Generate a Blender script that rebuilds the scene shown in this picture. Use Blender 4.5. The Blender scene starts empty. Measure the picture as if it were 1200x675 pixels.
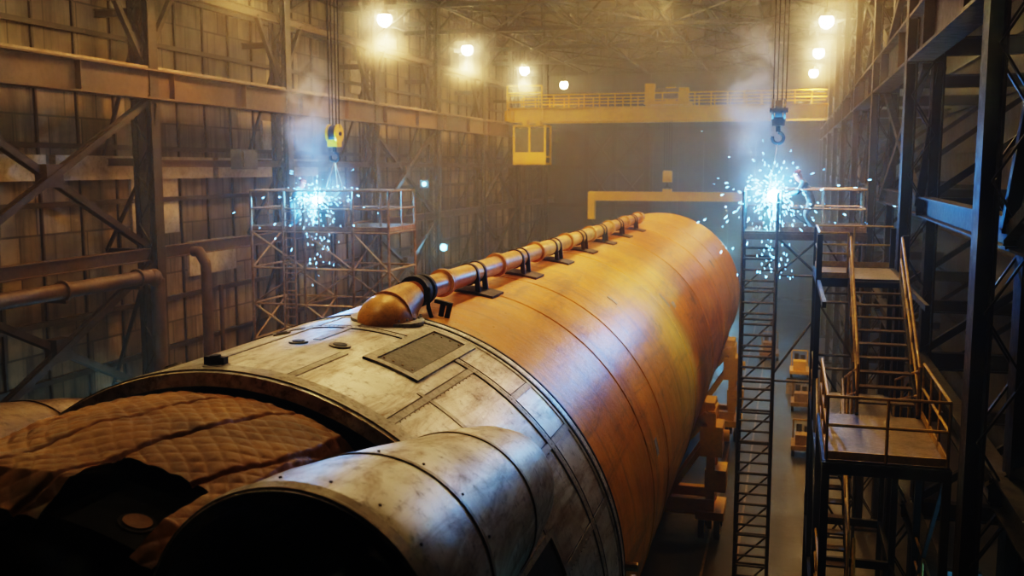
import bpy, math, random
from mathutils import Vector, Matrix, noise as mnoise
random.seed(7)
H=13.5           # camera eye height above the floor; builder z values are relative to the eye
D2R=math.pi/180
scene=bpy.context.scene

# ------------------------------------------------------------------ materials
def _base(name):
    m=bpy.data.materials.new(name); m.use_nodes=True
    nt=m.node_tree; nt.nodes.clear()
    out=nt.nodes.new('ShaderNodeOutputMaterial'); b=nt.nodes.new('ShaderNodeBsdfPrincipled')
    nt.links.new(b.outputs[0],out.inputs[0])
    return m,nt,b
def N(nt,t,**k):
    n=nt.nodes.new(t)
    for a,v in k.items(): setattr(n,a,v)
    return n
def coords(nt,s=(1,1,1)):
    tc=N(nt,'ShaderNodeTexCoord'); mp=N(nt,'ShaderNodeMapping'); mp.inputs['Scale'].default_value=s
    nt.links.new(tc.outputs['Object'],mp.inputs['Vector']); return mp.outputs[0]
def noise(nt,vec,scale,detail=6,rough=.6,dist=0):
    n=N(nt,'ShaderNodeTexNoise'); n.inputs['Scale'].default_value=scale; n.inputs['Detail'].default_value=detail
    n.inputs['Roughness'].default_value=rough; n.inputs['Distortion'].default_value=dist
    nt.links.new(vec,n.inputs['Vector']); return n.outputs['Fac']
def ramp(nt,fac,stops):
    r=N(nt,'ShaderNodeValToRGB'); el=r.color_ramp.elements
    el[0].position=stops[0][0]; el[0].color=(*stops[0][1],1)
    el[1].position=stops[-1][0]; el[1].color=(*stops[-1][1],1)
    for p,c in stops[1:-1]:
        e=el.new(p); e.color=(*c,1)
    nt.links.new(fac,r.inputs[0]); return r.outputs[0]
def mix(nt,a,b,fac,mode='MIX'):
    m=N(nt,'ShaderNodeMix',data_type='RGBA',blend_type=mode)
    for s,v in ((m.inputs[0],fac),(m.inputs[6],a),(m.inputs[7],b)):
        if isinstance(v,bpy.types.NodeSocket): nt.links.new(v,s)
        elif isinstance(v,(int,float)): s.default_value=v
        else: s.default_value=(*v,1)
    return m.outputs[2]
def bump(nt,b,fac,strength,dist=.02):
    n=N(nt,'ShaderNodeBump'); n.inputs['Strength'].default_value=strength; n.inputs['Distance'].default_value=dist
    nt.links.new(fac,n.inputs['Height']); nt.links.new(n.outputs[0],b.inputs['Normal'])
def mat(name,c1,c2=None,scale=1.5,rough=.6,metal=0.,bmp=.15,stretch=(1,1,1),grime=(.03,.02,.012),gamt=.5):
    m,nt,b=_base(name)
    if c2 is None: c2=tuple(x*.6 for x in c1)
    v=coords(nt,stretch)
    n1=noise(nt,v,scale,8,.65,.4); n2=noise(nt,v,scale*6,8,.7)
    c=ramp(nt,n1,[(.32,c2),(.65,c1)])
    g=ramp(nt,n2,[(.5,(0,0,0)),(.72,(1,1,1))])
    gm=N(nt,'ShaderNodeMath',operation='MULTIPLY'); nt.links.new(g,gm.inputs[0]); gm.inputs[1].default_value=gamt
    c=mix(nt,c,grime,gm.outputs[0])
    nt.links.new(c,b.inputs['Base Color'])
    rr=ramp(nt,n2,[(.3,(max(rough-.12,.05),)*3),(.7,(min(rough+.15,1),)*3)])
    nt.links.new(rr,b.inputs['Roughness'])
    b.inputs['Metallic'].default_value=metal
    if bmp: bump(nt,b,n2,bmp)
    return m
def emis(name,col,strength):
    m,nt,b=_base(name)
    b.inputs['Base Color'].default_value=(*[c*.5 for c in col],1)
    b.inputs['Emission Color'].default_value=(*col,1); b.inputs['Emission Strength'].default_value=strength
    try: m.cycles.emission_sampling='NONE'
    except Exception: pass
    return m

M={}
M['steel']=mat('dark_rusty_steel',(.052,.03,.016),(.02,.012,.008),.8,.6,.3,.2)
M['roofsteel']=mat('dark_roof_steel',(.024,.016,.011),(.012,.009,.007),.8,.7,.2,.1)  # roof steel, darker than the column steel
M['steel_lit']=mat('lit_brown_steel',(.125,.065,.028),(.058,.03,.014),.8,.6,.2,.2)  # brighter copy of the steel, lamp light put into its colour
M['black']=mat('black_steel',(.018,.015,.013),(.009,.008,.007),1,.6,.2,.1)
M['shade_black']=mat('shaded_interior',(.012,.009,.007),(.004,.003,.003),1,.9,0,.1,gamt=.1)  # near-black puts the shade of recesses and hollow insides into the colour
M['galv']=mat('scaffold_tube_steel',(.45,.32,.2),(.24,.15,.085),3,.4,.6,.1)
M['darktube']=mat('dark_scaffold_tube',(.13,.1,.08),(.05,.04,.03),3,.45,.6,.1)
M['yellow']=mat('crane_yellow_paint',(.97,.6,.008),(.85,.48,.008),1.2,.45,0,.15,gamt=.2)
M['railyel']=mat('handrail_yellow_paint',(.45,.27,.04),(.22,.13,.025),2,.5,0,.15)
M['deck']=mat('deck_plate',(.16,.105,.05),(.07,.05,.025),2,.5,.3,.3)
M['siding2']=mat('pale_panel',(.5,.42,.3),(.28,.21,.13),1,.7,0,.2)
M['white_strap']=mat('bare_metal_strap',(.5,.46,.38),(.28,.23,.16),2,.45,.3,.1,gamt=.7)
M['hatch']=mat('grey_hatch',(.12,.105,.08),(.06,.05,.035),3,.45,.3,.15)
M['pipe']=mat('tan_pipe_paint',(.8,.4,.06),(.58,.26,.03),3,.36,.05,.12,gamt=.3)
M['dome']=mat('orange_foam_dome',(.76,.37,.045),(.54,.24,.025),4,.42,.05,.2,gamt=.35)
M['rubber']=mat('black_rubber',(.015,.015,.015),(.008,.008,.008),3,.6,0,.1)
M['cloth']=mat('welder_overalls',(.2,.19,.18),(.11,.1,.1),5,.8,0,.2)
M['helmet']=mat('welding_helmet_shell',(.3,.05,.03),(.16,.03,.02),4,.3,0,.05)
M['glove']=mat('leather_glove',(.25,.13,.05),(.15,.08,.03),6,.8,0,.2)
M['skin']=mat('skin',(.45,.25,.17),(.38,.2,.13),6,.5,0,.05,gamt=0)
M['bluepaint']=mat('door_blue_grey',(.03,.055,.075),(.015,.028,.04),.3,.6,.1,.1)
M['bulb']=emis('sodium_bulb',(1,.74,.36),120)
M['cyan']=emis('cool_led',(.25,.85,1),8)
M['arc']=emis('arc_flame',(.4,.8,1),200)
M['spark']=emis('hot_spark',(.12,.5,1),38)

def mk_orange():
    m,nt,b=_base('orange_tank_foam')
    vr=coords(nt,(.02,1.2,.02)); v=coords(nt)
    bands=noise(nt,vr,1.3,6,.7); big=noise(nt,v,.35,6,.6,.6); fine=noise(nt,v,5,8,.7); streak=noise(nt,coords(nt,(1.2,.14,1.2)),1.2,8,.75,.5)
    run=noise(nt,coords(nt,(.35,2.6,.35)),1.0,8,.75,.3); blot=noise(nt,v,.55,8,.7,.8)
    c=ramp(nt,bands,[(.3,(.54,.18,.006)),(.5,(.76,.31,.012)),(.72,(.88,.42,.035))])
    c=mix(nt,c,ramp(nt,big,[(.35,(.45,.145,.006)),(.62,(.85,.39,.022))]),.45)
    sc=ramp(nt,streak,[(.51,(0,0,0)),(.7,(.8,.8,.8))])
    c=mix(nt,c,(.19,.065,.01),sc)
    c=mix(nt,c,(.26,.1,.016),ramp(nt,run,[(.52,(0,0,0)),(.68,(.6,.6,.6))]))
    c=mix(nt,c,(.1,.045,.015),ramp(nt,blot,[(.6,(0,0,0)),(.72,(.75,.75,.75))]))
    sp=ramp(nt,fine,[(.63,(0,0,0)),(.76,(.45,.45,.45))]); c=mix(nt,c,(.85,.55,.2),sp)
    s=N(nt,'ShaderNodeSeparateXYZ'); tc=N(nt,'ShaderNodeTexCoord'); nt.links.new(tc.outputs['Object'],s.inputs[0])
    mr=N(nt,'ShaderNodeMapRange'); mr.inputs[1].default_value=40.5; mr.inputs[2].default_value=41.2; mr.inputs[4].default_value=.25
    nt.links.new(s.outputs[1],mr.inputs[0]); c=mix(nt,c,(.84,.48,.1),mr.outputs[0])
    nt.links.new(c,b.inputs['Base Color'])
    r=ramp(nt,fine,[(.3,(.25,)*3),(.7,(.48,)*3)]); nt.links.new(r,b.inputs['Roughness'])
    bump(nt,b,fine,.45,.035); return m
M['orange']=mk_orange()
def mk_white(name='bare_white_metal_skin',tint=(1,1,1)):
    m,nt,b=_base(name)
    v=coords(nt); big=noise(nt,v,.7,8,.65,.8); fine=noise(nt,v,6,9,.78); st=noise(nt,coords(nt,(2.5,.35,2.5)),1.6,8,.7,.5)
    def T(c): return tuple(a*t for a,t in zip(c,tint))
    c=ramp(nt,big,[(.3,T((.38,.34,.28))),(.5,T((.64,.61,.54))),(.7,T((.8,.78,.73)))])
    c=mix(nt,c,T((.24,.145,.065)),ramp(nt,st,[(.46,(0,0,0)),(.66,(.88,.88,.88))]))
    c=mix(nt,c,T((.07,.042,.022)),ramp(nt,fine,[(.54,(0,0,0)),(.69,(.85,.85,.85))]))
    nt.links.new(c,b.inputs['Base Color']); b.inputs['Metallic'].default_value=.5
    r=ramp(nt,fine,[(.3,(.24,)*3),(.7,(.54,)*3)]); nt.links.new(r,b.inputs['Roughness'])
    bump(nt,b,fine,.4,.02); return m
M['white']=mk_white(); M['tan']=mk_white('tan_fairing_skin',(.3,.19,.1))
def mk_blanket():
    m,nt,b=_base('quilted_thermal_blanket')
    v=coords(nt); n=noise(nt,v,1.3,8,.7,.5); f=noise(nt,v,9,8,.7)
    c=ramp(nt,n,[(.3,(.16,.06,.012)),(.7,(.5,.22,.045))]); nt.links.new(c,b.inputs['Base Color'])
    b.inputs['Roughness'].default_value=.42; bump(nt,b,f,.35,.03); return m
M['blanket']=mk_blanket()
def mk_siding():
    m,nt,b=_base('stained_siding')
    v=coords(nt); n=noise(nt,v,.35,8,.7,.4); st=noise(nt,coords(nt,(1,1.3,.12)),1.2,8,.7)
    c=ramp(nt,n,[(.3,(.11,.072,.036)),(.7,(.37,.27,.155))])
    c=mix(nt,c,(.035,.022,.012),ramp(nt,st,[(.46,(0,0,0)),(.64,(.9,.9,.9))]))
    tc=N(nt,'ShaderNodeTexCoord')
    s=N(nt,'ShaderNodeSeparateXYZ'); nt.links.new(tc.outputs['Object'],s.inputs[0])
    cx=N(nt,'ShaderNodeCombineXYZ'); nt.links.new(s.outputs[1],cx.inputs[0]); nt.links.new(s.outputs[2],cx.inputs[1])
    br=N(nt,'ShaderNodeTexBrick'); br.offset=.5
    br.inputs['Scale'].default_value=1; br.inputs['Brick Width'].default_value=1.8; br.inputs['Row Height'].default_value=2.2
    br.inputs['Mortar Size'].default_value=.04; br.inputs['Color1'].default_value=(1,1,1,1); br.inputs['Color2'].default_value=(.35,.33,.31,1); br.inputs['Mortar'].default_value=(.12,.1,.08,1)
    nt.links.new(cx.outputs[0],br.inputs[0])
    c=mix(nt,c,br.outputs[0],1,'MULTIPLY')
    nt.links.new(c,b.inputs['Base Color']); b.inputs['Roughness'].default_value=.7
    bump(nt,b,br.outputs[1],-.5,.05); return m
M['siding']=mk_siding()
M['darkwall']=mat('shaded_grey_siding',(.05,.048,.044),(.023,.023,.023),.4,.7,0,.2)  # lack of lamp light on the right side put into the colour
def mk_floor():
    m,nt,b=_base('oily_concrete_floor')
    v=coords(nt); n=noise(nt,v,.25,8,.65,.5); f=noise(nt,v,3,8,.7)
    c=ramp(nt,n,[(.3,(.035,.031,.028)),(.7,(.1,.085,.068))]); c=mix(nt,c,(.018,.016,.014),ramp(nt,f,[(.5,(0,0,0)),(.7,(.7,.7,.7))]))
    nt.links.new(c,b.inputs['Base Color']); r=ramp(nt,n,[(.3,(.3,)*3),(.7,(.6,)*3)]); nt.links.new(r,b.inputs['Roughness'])
    bump(nt,b,f,.1); return m
M['floor']=mk_floor()

# ------------------------------------------------------------------ mesh builder
class MB:
    def __init__(s,*mats): s.v=[]; s.f=[]; s.mi=[]; s.mats=list(mats); s.cur=0
    def use(s,k):
        if k not in s.mats: s.mats.append(k)
        s.cur=s.mats.index(k); return s
    def add(s,vs,fs):
        o=len(s.v); s.v+= [tuple(x) for x in vs]
        for f in fs: s.f.append(tuple(i+o for i in f)); s.mi.append(s.cur)
    def box(s,x0,x1,y0,y1,z0,z1):
        s.add([(x0,y0,z0),(x1,y0,z0),(x1,y1,z0),(x0,y1,z0),(x0,y0,z1),(x1,y0,z1),(x1,y1,z1),(x0,y1,z1)],
              [(0,3,2,1),(4,5,6,7),(0,1,5,4),(1,2,6,5),(2,3,7,6),(3,0,4,7)])
    def bar(s,p,q,w,h,up=(0,0,1)):
        p=Vector(p);q=Vector(q);d=(q-p)
        if d.length<1e-6: return
        d.normalize(); up=Vector(up)
        if abs(d.dot(up))>.99: up=Vector((0,1,0))
        a=d.cross(up).normalized(); b=a.cross(d)
        vs=[c+a*(sx*w/2)+b*(sy*h/2) for c in (p,q) for sx,sy in ((-1,-1),(1,-1),(1,1),(-1,1))]
        s.add(vs,[(0,1,2,3),(7,6,5,4),(0,4,5,1),(1,5,6,2),(2,6,7,3),(3,7,4,0)])
    def ibeam(s,p,q,w,h,t=.04,up=(0,0,1)):
        p=Vector(p);q=Vector(q);d=(q-p).normalized(); u=Vector(up)
        if abs(d.dot(u))>.99: u=Vector((0,1,0))
        a=d.cross(u).normalized(); b=a.cross(d)
        s.bar(p,q,t,h-2*t,up); s.bar(p+b*(h/2-t/2),q+b*(h/2-t/2),w,t,up); s.bar(p-b*(h/2-t/2),q-b*(h/2-t/2),w,t,up)
    def cyl(s,p,q,r,r2=None,n=10,cap=True):
        p=Vector(p);q=Vector(q);d=(q-p)
        if d.length<1e-6: return
        d.normalize(); r2=r if r2 is None else r2
        up=Vector((0,0,1)) if abs(d.z)<.9 else Vector((1,0,0))
        a=d.cross(up).normalized(); b=d.cross(a)
        vs=[]
        for c,rr in ((p,r),(q,r2)):
            for i in range(n):
                t=2*math.pi*i/n; vs.append(c+a*rr*math.cos(t)+b*rr*math.sin(t))
        fs=[(i,(i+1)%n,n+(i+1)%n,n+i) for i in range(n)]
        if cap: fs+= [tuple(range(n-1,-1,-1)),tuple(range(n,2*n))]
        s.add(vs,fs)
    def path(s,pts,r,n=8):
        for i in range(len(pts)-1): s.cyl(pts[i],pts[i+1],r,n=n)
        for p in pts[1:-1]: s.ball(p,(r,r,r),6,n)
    def ball(s,c,r,m=8,n=12,R=None,zmin=-1):
        c=Vector(c); vs=[];fs=[]
        for j in range(m+1):
            th=math.pi*j/m
            for i in range(n):
                ph=2*math.pi*i/n
                z=max(math.cos(th),zmin)
                v=Vector((math.sin(th)*math.cos(ph)*r[0],math.sin(th)*math.sin(ph)*r[1],z*r[2]))
                if R: v=R@v
                vs.append(c+v)
        for j in range(m):
            for i in range(n):
                fs.append((j*n+i,(j+1)*n+i,(j+1)*n+(i+1)%n,j*n+(i+1)%n))
        s.add(vs,fs)
    def build(s,name,parent=None,smooth=35):
        me=bpy.data.meshes.new(name); me.from_pydata([(x,y,z+H) for x,y,z in s.v],[],s.f)
        for k in s.mats: me.materials.append(M[k])
        me.polygons.foreach_set('material_index',s.mi)
        me.update(); me.validate()
        if smooth:
            me.shade_smooth()
            try: me.set_sharp_from_angle(angle=smooth*D2R)
            except Exception: pass
        o=bpy.data.objects.new(name,me); scene.collection.objects.link(o)
        if parent: o.parent=parent
        return o
def empty(name):
    e=bpy.data.objects.new(name,None); scene.collection.objects.link(e); e.empty_display_size=.5; return e

# ------------------------------------------------------------------ shell
XL,XR=-24.5,3.15
WL,WR=-26.6,8.5
YB=106; YF=-14; FL=-13.5; RF=12.5
b=MB('floor'); b.box(WL-.5,WR+.5,YF,YB,FL-.3,FL); b.build('floor',smooth=0)
b=MB('siding')
b.box(WL-.3,WL,YF,YB,FL,RF)
b.use('steel')
z=FL+1.1
while z<RF:
    b.box(WL,WL+.22,YF,YB,z-.1,z+.1); z+=2.2
b.use('siding2')
for y0 in range(-3,100,11):
    if y0<46: b.box(WL,WL+.3,y0+1.4,y0+11.9,-.5,.45)
for (y0,y1,z0,z1) in ((36,39.3,-2.9,.4),(40,44,-5,-3.4),(47,50,.8,2.4),(25,28,-2.8,-.6),(58,61,4.6,6.6),(51,55,-4,-2)):
    b.box(WL,WL+.12,y0,y1,z0,z1)
b.use('steel')
for y in [k*2.2 for k in range(-6,48)]: b.box(WL,WL+.1,y-.05,y+.05,FL,RF)
b.build('wall_left',smooth=0)
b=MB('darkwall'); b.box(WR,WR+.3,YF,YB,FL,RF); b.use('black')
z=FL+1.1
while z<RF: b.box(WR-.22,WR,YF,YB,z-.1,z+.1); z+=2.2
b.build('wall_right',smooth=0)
b=MB('darkwall'); b.box(WL,WR,YB,YB+.3,FL,RF); b.use('steel')
for x in (-26,-21,-18,-14.5,-3,1.5,6): b.ibeam((x,YB-.4,FL),(x,YB-.4,RF),.5,.6,.06)
for z in (-9,-4,0,4,8): b.bar((WL,YB-.3,z),(WR,YB-.3,z),.3,.4)
for x0,x1 in ((-21,-18),(-18,-14.5),(-3,1.5)):
    for z in (-9,-4,0): b.bar((x0,YB-.35,z),(x1,YB-.35,z+4),.2,.25); b.bar((x1,YB-.35,z),(x0,YB-.35,z+4),.2,.25)
b.build('wall_back',smooth=0)
b=MB('bluepaint'); b.box(-14,-3.4,YB-1.05,YB-.8,FL,2.6)
for i in range(1,9): b.box(-14,-3.4,YB-1.13,YB-1.05,FL+i*1.8-.06,FL+i*1.8+.06)
for i in range(0,5): b.box(-14+i*2.6,-13.8+i*2.6,YB-1.2,YB-1.05,FL,2.6)
b.build('door_1',smooth=0)
b=MB('roofsteel'); b.box(WL,WR,YF,YB,RF,RF+.2)
for x in range(-25,9,3): b.bar((x,YF,RF-.15),(x,YB,RF-.15),.15,.3)
b.build('ceiling',smooth=0)

FR=empty('steel_building_frame')
def column(x,y,inner,matk='steel'):
    b=MB(matk)
    for dx in (-.32,.32): b.ibeam((x+dx,y,FL),(x+dx,y,RF-.2),.55,.28,.04,up=(1,0,0))
    z=FL+.3; k=0
    while z<RF-1.2:
        for dy in (-.27,.27):
            b.bar((x-.3,y+dy,z),(x+.3,y+dy,z+1),.1,.03) if k%2 else b.bar((x+.3,y+dy,z),(x-.3,y+dy,z+1),.1,.03)
        z+=1; k+=1
    b.box(x-.6,x+.6,y-.5,y+.5,FL,FL+.1)
    b.box(x-.45*1,x+.45,y-.35,y+.35,2.6,2.75)
    b.bar((x,y,-1),(x+inner*1.0,y,2.5),.2,.2)
    b.build('column',FR)
LY=[12.4+11*i for i in range(9)]; RY=[5.5+11*i for i in range(10)]
for y in LY: column(XL,y,.5)
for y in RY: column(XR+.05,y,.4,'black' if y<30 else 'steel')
for y in LY:
    b=MB('steel')
    for z in (-9,-3.4,.2,6,10): b.ibeam((WL,y,z),(XL,y,z),.2,.3,.03)
    b.bar((WL,y,-9),(XL,y,-3.4),.12,.12); b.bar((WL,y,-3.4),(XL,y,.2),.12,.12); b.bar((WL,y,.2),(XL,y,6),.12,.12)
    b.build('wall_strut',FR)
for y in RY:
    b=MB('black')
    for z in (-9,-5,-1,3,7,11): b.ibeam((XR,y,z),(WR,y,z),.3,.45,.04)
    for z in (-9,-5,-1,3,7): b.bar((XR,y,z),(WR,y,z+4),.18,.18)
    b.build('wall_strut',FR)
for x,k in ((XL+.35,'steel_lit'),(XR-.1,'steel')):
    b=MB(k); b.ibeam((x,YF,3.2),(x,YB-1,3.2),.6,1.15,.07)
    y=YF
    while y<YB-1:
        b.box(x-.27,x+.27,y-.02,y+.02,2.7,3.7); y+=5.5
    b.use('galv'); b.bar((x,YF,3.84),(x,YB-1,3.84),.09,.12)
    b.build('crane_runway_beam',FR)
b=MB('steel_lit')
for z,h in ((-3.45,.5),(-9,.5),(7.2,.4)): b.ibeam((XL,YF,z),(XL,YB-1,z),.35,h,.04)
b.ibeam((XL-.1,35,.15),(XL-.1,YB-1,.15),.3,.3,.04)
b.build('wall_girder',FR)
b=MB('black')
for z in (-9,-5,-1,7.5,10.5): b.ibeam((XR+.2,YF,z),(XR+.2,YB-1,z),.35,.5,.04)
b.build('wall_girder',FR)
for i,y in enumerate(LY[:-1]):
    b=MB('steel'); y2=y+11
    if i in (1,4,6): spans=((-3.2,2.6),(-9,-3.7),(-13.3,-9.2))
    else: spans=()
    for z0,z1 in spans:
        b.ibeam((XL+.15,y,z0),(XL+.15,y2,z1),.25,.28,.03,up=(1,0,0)); b.ibeam((XL-.15,y2,z0),(XL-.15,y,z1),.25,.28,.03,up=(1,0,0))
        b.box(XL-.25,XL+.25,(y+y2)/2-.4,(y+y2)/2+.4,(z0+z1)/2-.4,(z0+z1)/2+.4)
    b.bar((XL,y,4),(XL,y+2.2,7.1),.2,.2); b.bar((XL,y2,4),(XL,y2-2.2,7.1),.2,.2)
    b.bar((XL,y,7.3),(XL,y2,12.2),.15,.15)
    b.build('cross_brace',FR)
for i,y in enumerate(RY[:-1]):
    b=MB('black'); y2=y+11
    b.bar((XR+.1,y,4.2),(XR+.1,y2,7.4),.2,.2); b.bar((XR+.1,y2,4.2),(XR+.1,y,7.4),.2,.2)
    if i%2==0: b.bar((XR+.1,y,-1),(XR+.1,y2,2.6),.2,.2); b.bar((XR+.1,y2,-1),(XR+.1,y,2.6),.2,.2)
    b.build('cross_brace',FR)
for y in LY:
    b=MB('roofsteel'); zb,zt=9.4,12.1
    b.ibeam((WL,y,zb),(WR,y,zb),.3,.3,.04); b.ibeam((WL,y,zt),(WR,y,zt),.3,.3,.04)
    n=14; dx=(WR-WL)/n
    for k in range(n):
        x=WL+k*dx
        b.bar((x,y,zb),(x,y,zt),.12,.12)
        b.bar((x,y,zb if k%2 else zt),(x+dx,y,zt if k%2 else zb),.14,.14)
    b.build('roof_truss',FR)
b=MB('roofsteel')
for x in (-20,-14,-8,-2):
    for y in LY[:-1]:
        b.bar((x,y,9.4),(x,y+11,9.4),.14,.14)
        b.bar((x,y,9.4),(x+6,y+11,9.4),.1,.1); b.bar((x+6,y,9.4),(x,y+11,9.4),.1,.1)
b.build('roof_bracing',FR)
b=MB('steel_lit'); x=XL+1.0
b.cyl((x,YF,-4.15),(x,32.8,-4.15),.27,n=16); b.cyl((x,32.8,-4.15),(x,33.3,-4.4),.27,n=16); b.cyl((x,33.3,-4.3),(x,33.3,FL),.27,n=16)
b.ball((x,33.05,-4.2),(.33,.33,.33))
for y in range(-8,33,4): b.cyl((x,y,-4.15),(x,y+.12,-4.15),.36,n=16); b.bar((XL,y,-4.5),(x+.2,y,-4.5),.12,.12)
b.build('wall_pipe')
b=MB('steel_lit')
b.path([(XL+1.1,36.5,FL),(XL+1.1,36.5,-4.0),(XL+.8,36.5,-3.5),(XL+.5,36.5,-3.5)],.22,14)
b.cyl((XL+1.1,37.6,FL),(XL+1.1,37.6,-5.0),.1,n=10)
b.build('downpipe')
b=MB('hatch'); b.box(XL+.2,XL+.75,40.2,41.6,-.1,.8); b.box(XL+.75,XL+.8,40.3,41.5,0,.7); b.build('electrical_box')

# ------------------------------------------------------------------ rocket
CX,CZ,R=-6.58,-6.65,4.2
def P(a,y,r=R): return Vector((CX+r*math.cos(a*D2R),y,CZ+r*math.sin(a*D2R)))
rocket=empty('rocket_stage')
def lathe(b,prof,n=160,a0=0,a1=360):
    full=(a1-a0)>=360
    m=n if full else n+1
    vs=[P(a0+(a1-a0)*i/n,y,r) for y,r in prof for i in range(m)]
    fs=[]
    for j in range(len(prof)-1):
        for i in range(n):
            i2=(i+1)%m; fs.append((j*m+i,(j+1)*m+i,(j+1)*m+i2,j*m+i2))
    b.add(vs,fs)
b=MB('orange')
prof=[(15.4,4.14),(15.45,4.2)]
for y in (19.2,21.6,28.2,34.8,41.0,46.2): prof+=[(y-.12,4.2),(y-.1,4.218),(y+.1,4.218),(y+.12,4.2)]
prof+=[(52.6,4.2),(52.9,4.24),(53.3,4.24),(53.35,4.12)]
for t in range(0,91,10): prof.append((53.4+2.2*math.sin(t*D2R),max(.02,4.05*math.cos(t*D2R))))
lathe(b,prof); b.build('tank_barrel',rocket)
b=MB('white')
lathe(b,[(15.38,4.1),(15.36,4.215),(15.0,4.215),(14.98,4.2),(10.45,4.2),(10.4,4.19),(10.4,4.02),(15.2,4.02)])
b.build('aft_skirt_skin',rocket)
b=MB('shade_black')
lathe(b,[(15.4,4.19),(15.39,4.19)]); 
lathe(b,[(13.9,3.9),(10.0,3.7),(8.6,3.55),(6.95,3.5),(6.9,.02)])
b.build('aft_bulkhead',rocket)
b=MB('white_strap'); bd=MB('rubber')
def strapring(b,y,w,t,a0=-180,a1=180): lathe(b,[(y-w/2,R-.01),(y-w/2,R+t),(y+w/2,R+t),(y+w/2,R-.01)],140,a0,a1)
for y in (10.6,): strapring(b,y,.28,.02)
strapring(b,13.95,.16,.012); strapring(bd,14.06,.02,.013); strapring(bd,13.84,.02,.013)
strapring(bd,15.12,.06,.03); strapring(bd,15.44,.05,.012)
strapring(b,12.0,.1,.01,-20,62)
def strip(b,a,y0,y1,w,t,r=R):
    da=w/2/R/D2R
    vs=[P(aa,y,rr) for y in (y0,y1) for aa,rr in ((a-da,r-.01),(a-da,r+t),(a+da,r+t),(a+da,r-.01))]
    b.add(vs,[(0,1,2,3),(7,6,5,4),(0,4,5,1),(1,5,6,2),(2,6,7,3),(3,7,4,0)])
for a,y0,y1 in ((79,10.5,12.3),(60,10.5,13.9),(50,14,15.3),(38,12,15),(20,10.5,15),(2,10.5,15),(-20,10.5,15),(97,10.5,15),(116,10.5,15),(140,10.5,15),(180,10.5,15),(88,12.8,15)):
    strip(b,a,y0,y1,.1,.012); strip(bd,a+.9,y0,y1,.015,.006)
b.build('skirt_strap',rocket); bd.build('skirt_seam',rocket)
b=MB('white_strap')
def rivet(p,nrm,r=.013,h=.01): b.cyl(p,p+nrm*h,r,r*.6,6)
for y in (10.52,10.68,13.95,15.22):
    for i in range(0,170):
        a=-30+i*1.0; p=P(a,y,R+.01); rivet(p,(p-Vector((CX,y,CZ))).normalized())
for a in (60,38,20,2,97,116):
    y=10.6
    while y<13.9:
        p=P(a-.9,y); rivet(p,(p-Vector((CX,y,CZ))).normalized()); y+=.16
b.build('skirt_rivets',rocket)
b=MB('white_strap')
def patch(b,a0,a1,y0,y1,r0,r1,n=10):
    vs=[];fs=[]
    for rr in (r0,r1):
        for y in (y0,y1):
            for i in range(n+1): vs.append(P(a0+(a1-a0)*i/n,y,rr))
    m=n+1
    for i in range(n):
        fs+= [(2*m+i,3*m+i,3*m+i+1,2*m+i+1),(i,i+1,2*m+i+1,2*m+i),(m+i+1,m+i,3*m+i,3*m+i+1)]
    fs+=[(0,2*m,3*m,m),(n,m+n,3*m+n,2*m+n)]
    b.add(vs,fs)
patch(b,64,75.5,12.3,12.45,R-.01,R+.035); patch(b,64,75.5,14.75,14.9,R-.01,R+.035)
patch(b,64,66,12.3,14.9,R-.01,R+.035,3); patch(b,73.5,75.5,12.3,14.9,R-.01,R+.035,3)
b.use('hatch'); patch(b,66.2,73.3,12.5,14.7,R-.01,R+.02)
b.use('galv')
for y in (12.6,14.6):
    for a in (66.8,68.9,70.9,72.8): p=P(a,y,R+.02); b.cyl(p,P(a,y,R+.035),.016,n=8)
b.build('access_hatch',rocket)
b=MB('rubber')
for (a,y,s) in ((93,10.75,1),(82,12.6,.9),(90,12.5,.8),(101,13.5,.8),(110,11.6,.8),(30,11,.7)):
    p=P(a,y,R); n=(p-Vector((CX,y,CZ))).normalized()
    b.use('white_strap'); b.cyl(p,p+n*.025,.17*s,n=18)
    b.use('rubber'); b.cyl(p,p+n*.035,.11*s,n=16)
    if s==1: b.cyl(p,p+n*.14,.07,n=10); b.box(p.x-.14,p.x+.14,p.y-.05,p.y+.05,p.z+.02,p.z+.12)
b.build('vent_fittings',rocket)
# blanket
b=MB('blanket')
A0,A1,B0,B1=61,108,10.42,6.7
def blk(u,v):
    a=A0+(A1-A0)*u; y=B0+(B1-B0)*v
    s=(a-A0)*.0733; t=y
    w1=mnoise.noise(Vector((s*1.2,t*1.2,3)))*.09; w2=mnoise.noise(Vector((s*1.2,t*1.2,9)))*.09
    s2=s+w1; t2=t+w2
    q=abs(math.sin((s2+t2)*12))*abs(math.sin((s2-t2)*12))
    sg=min(abs(((s2+.25*t2)/.85)%1-.5)*2, 1); seg=min(1,(1-sg)*9)
    cr=mnoise.noise(Vector((s*2,t*2,0)))*.03+abs(mnoise.noise(Vector((s*7,t*4,5))))*.012
    edge=min(1,min(u,1-u)*14,min(v+.03,1-v)*10)
    r=3.92+.12*math.sin(min(v*1.3,1)*math.pi*.9)+.022*q**.5*seg+.04*seg+cr
    return P(a,y,r-.25*(1-edge))
nu,nv=260,220
vs=[blk(i/(nu-1),j/(nv-1)) for j in range(nv) for i in range(nu)]; fs=[]
for j in range(nv-1):
    for i in range(nu-1):
        a=A0+(A1-A0)*i/(nu-1); y=B0+(B1-B0)*j/(nv-1)
        if 67<a<81 and y<7.75: continue
        if a<61+ (8.9-y)*1.2: continue
        k=j*nu+i; fs.append((k,k+nu,k+nu+1,k+1))
b.add(vs,fs); b.build('thermal_blanket',rocket,smooth=80)
b=MB('shade_black'); patch(b,64,82,6.9,7.9,3.5,3.72); b.use('blanket'); 
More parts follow.
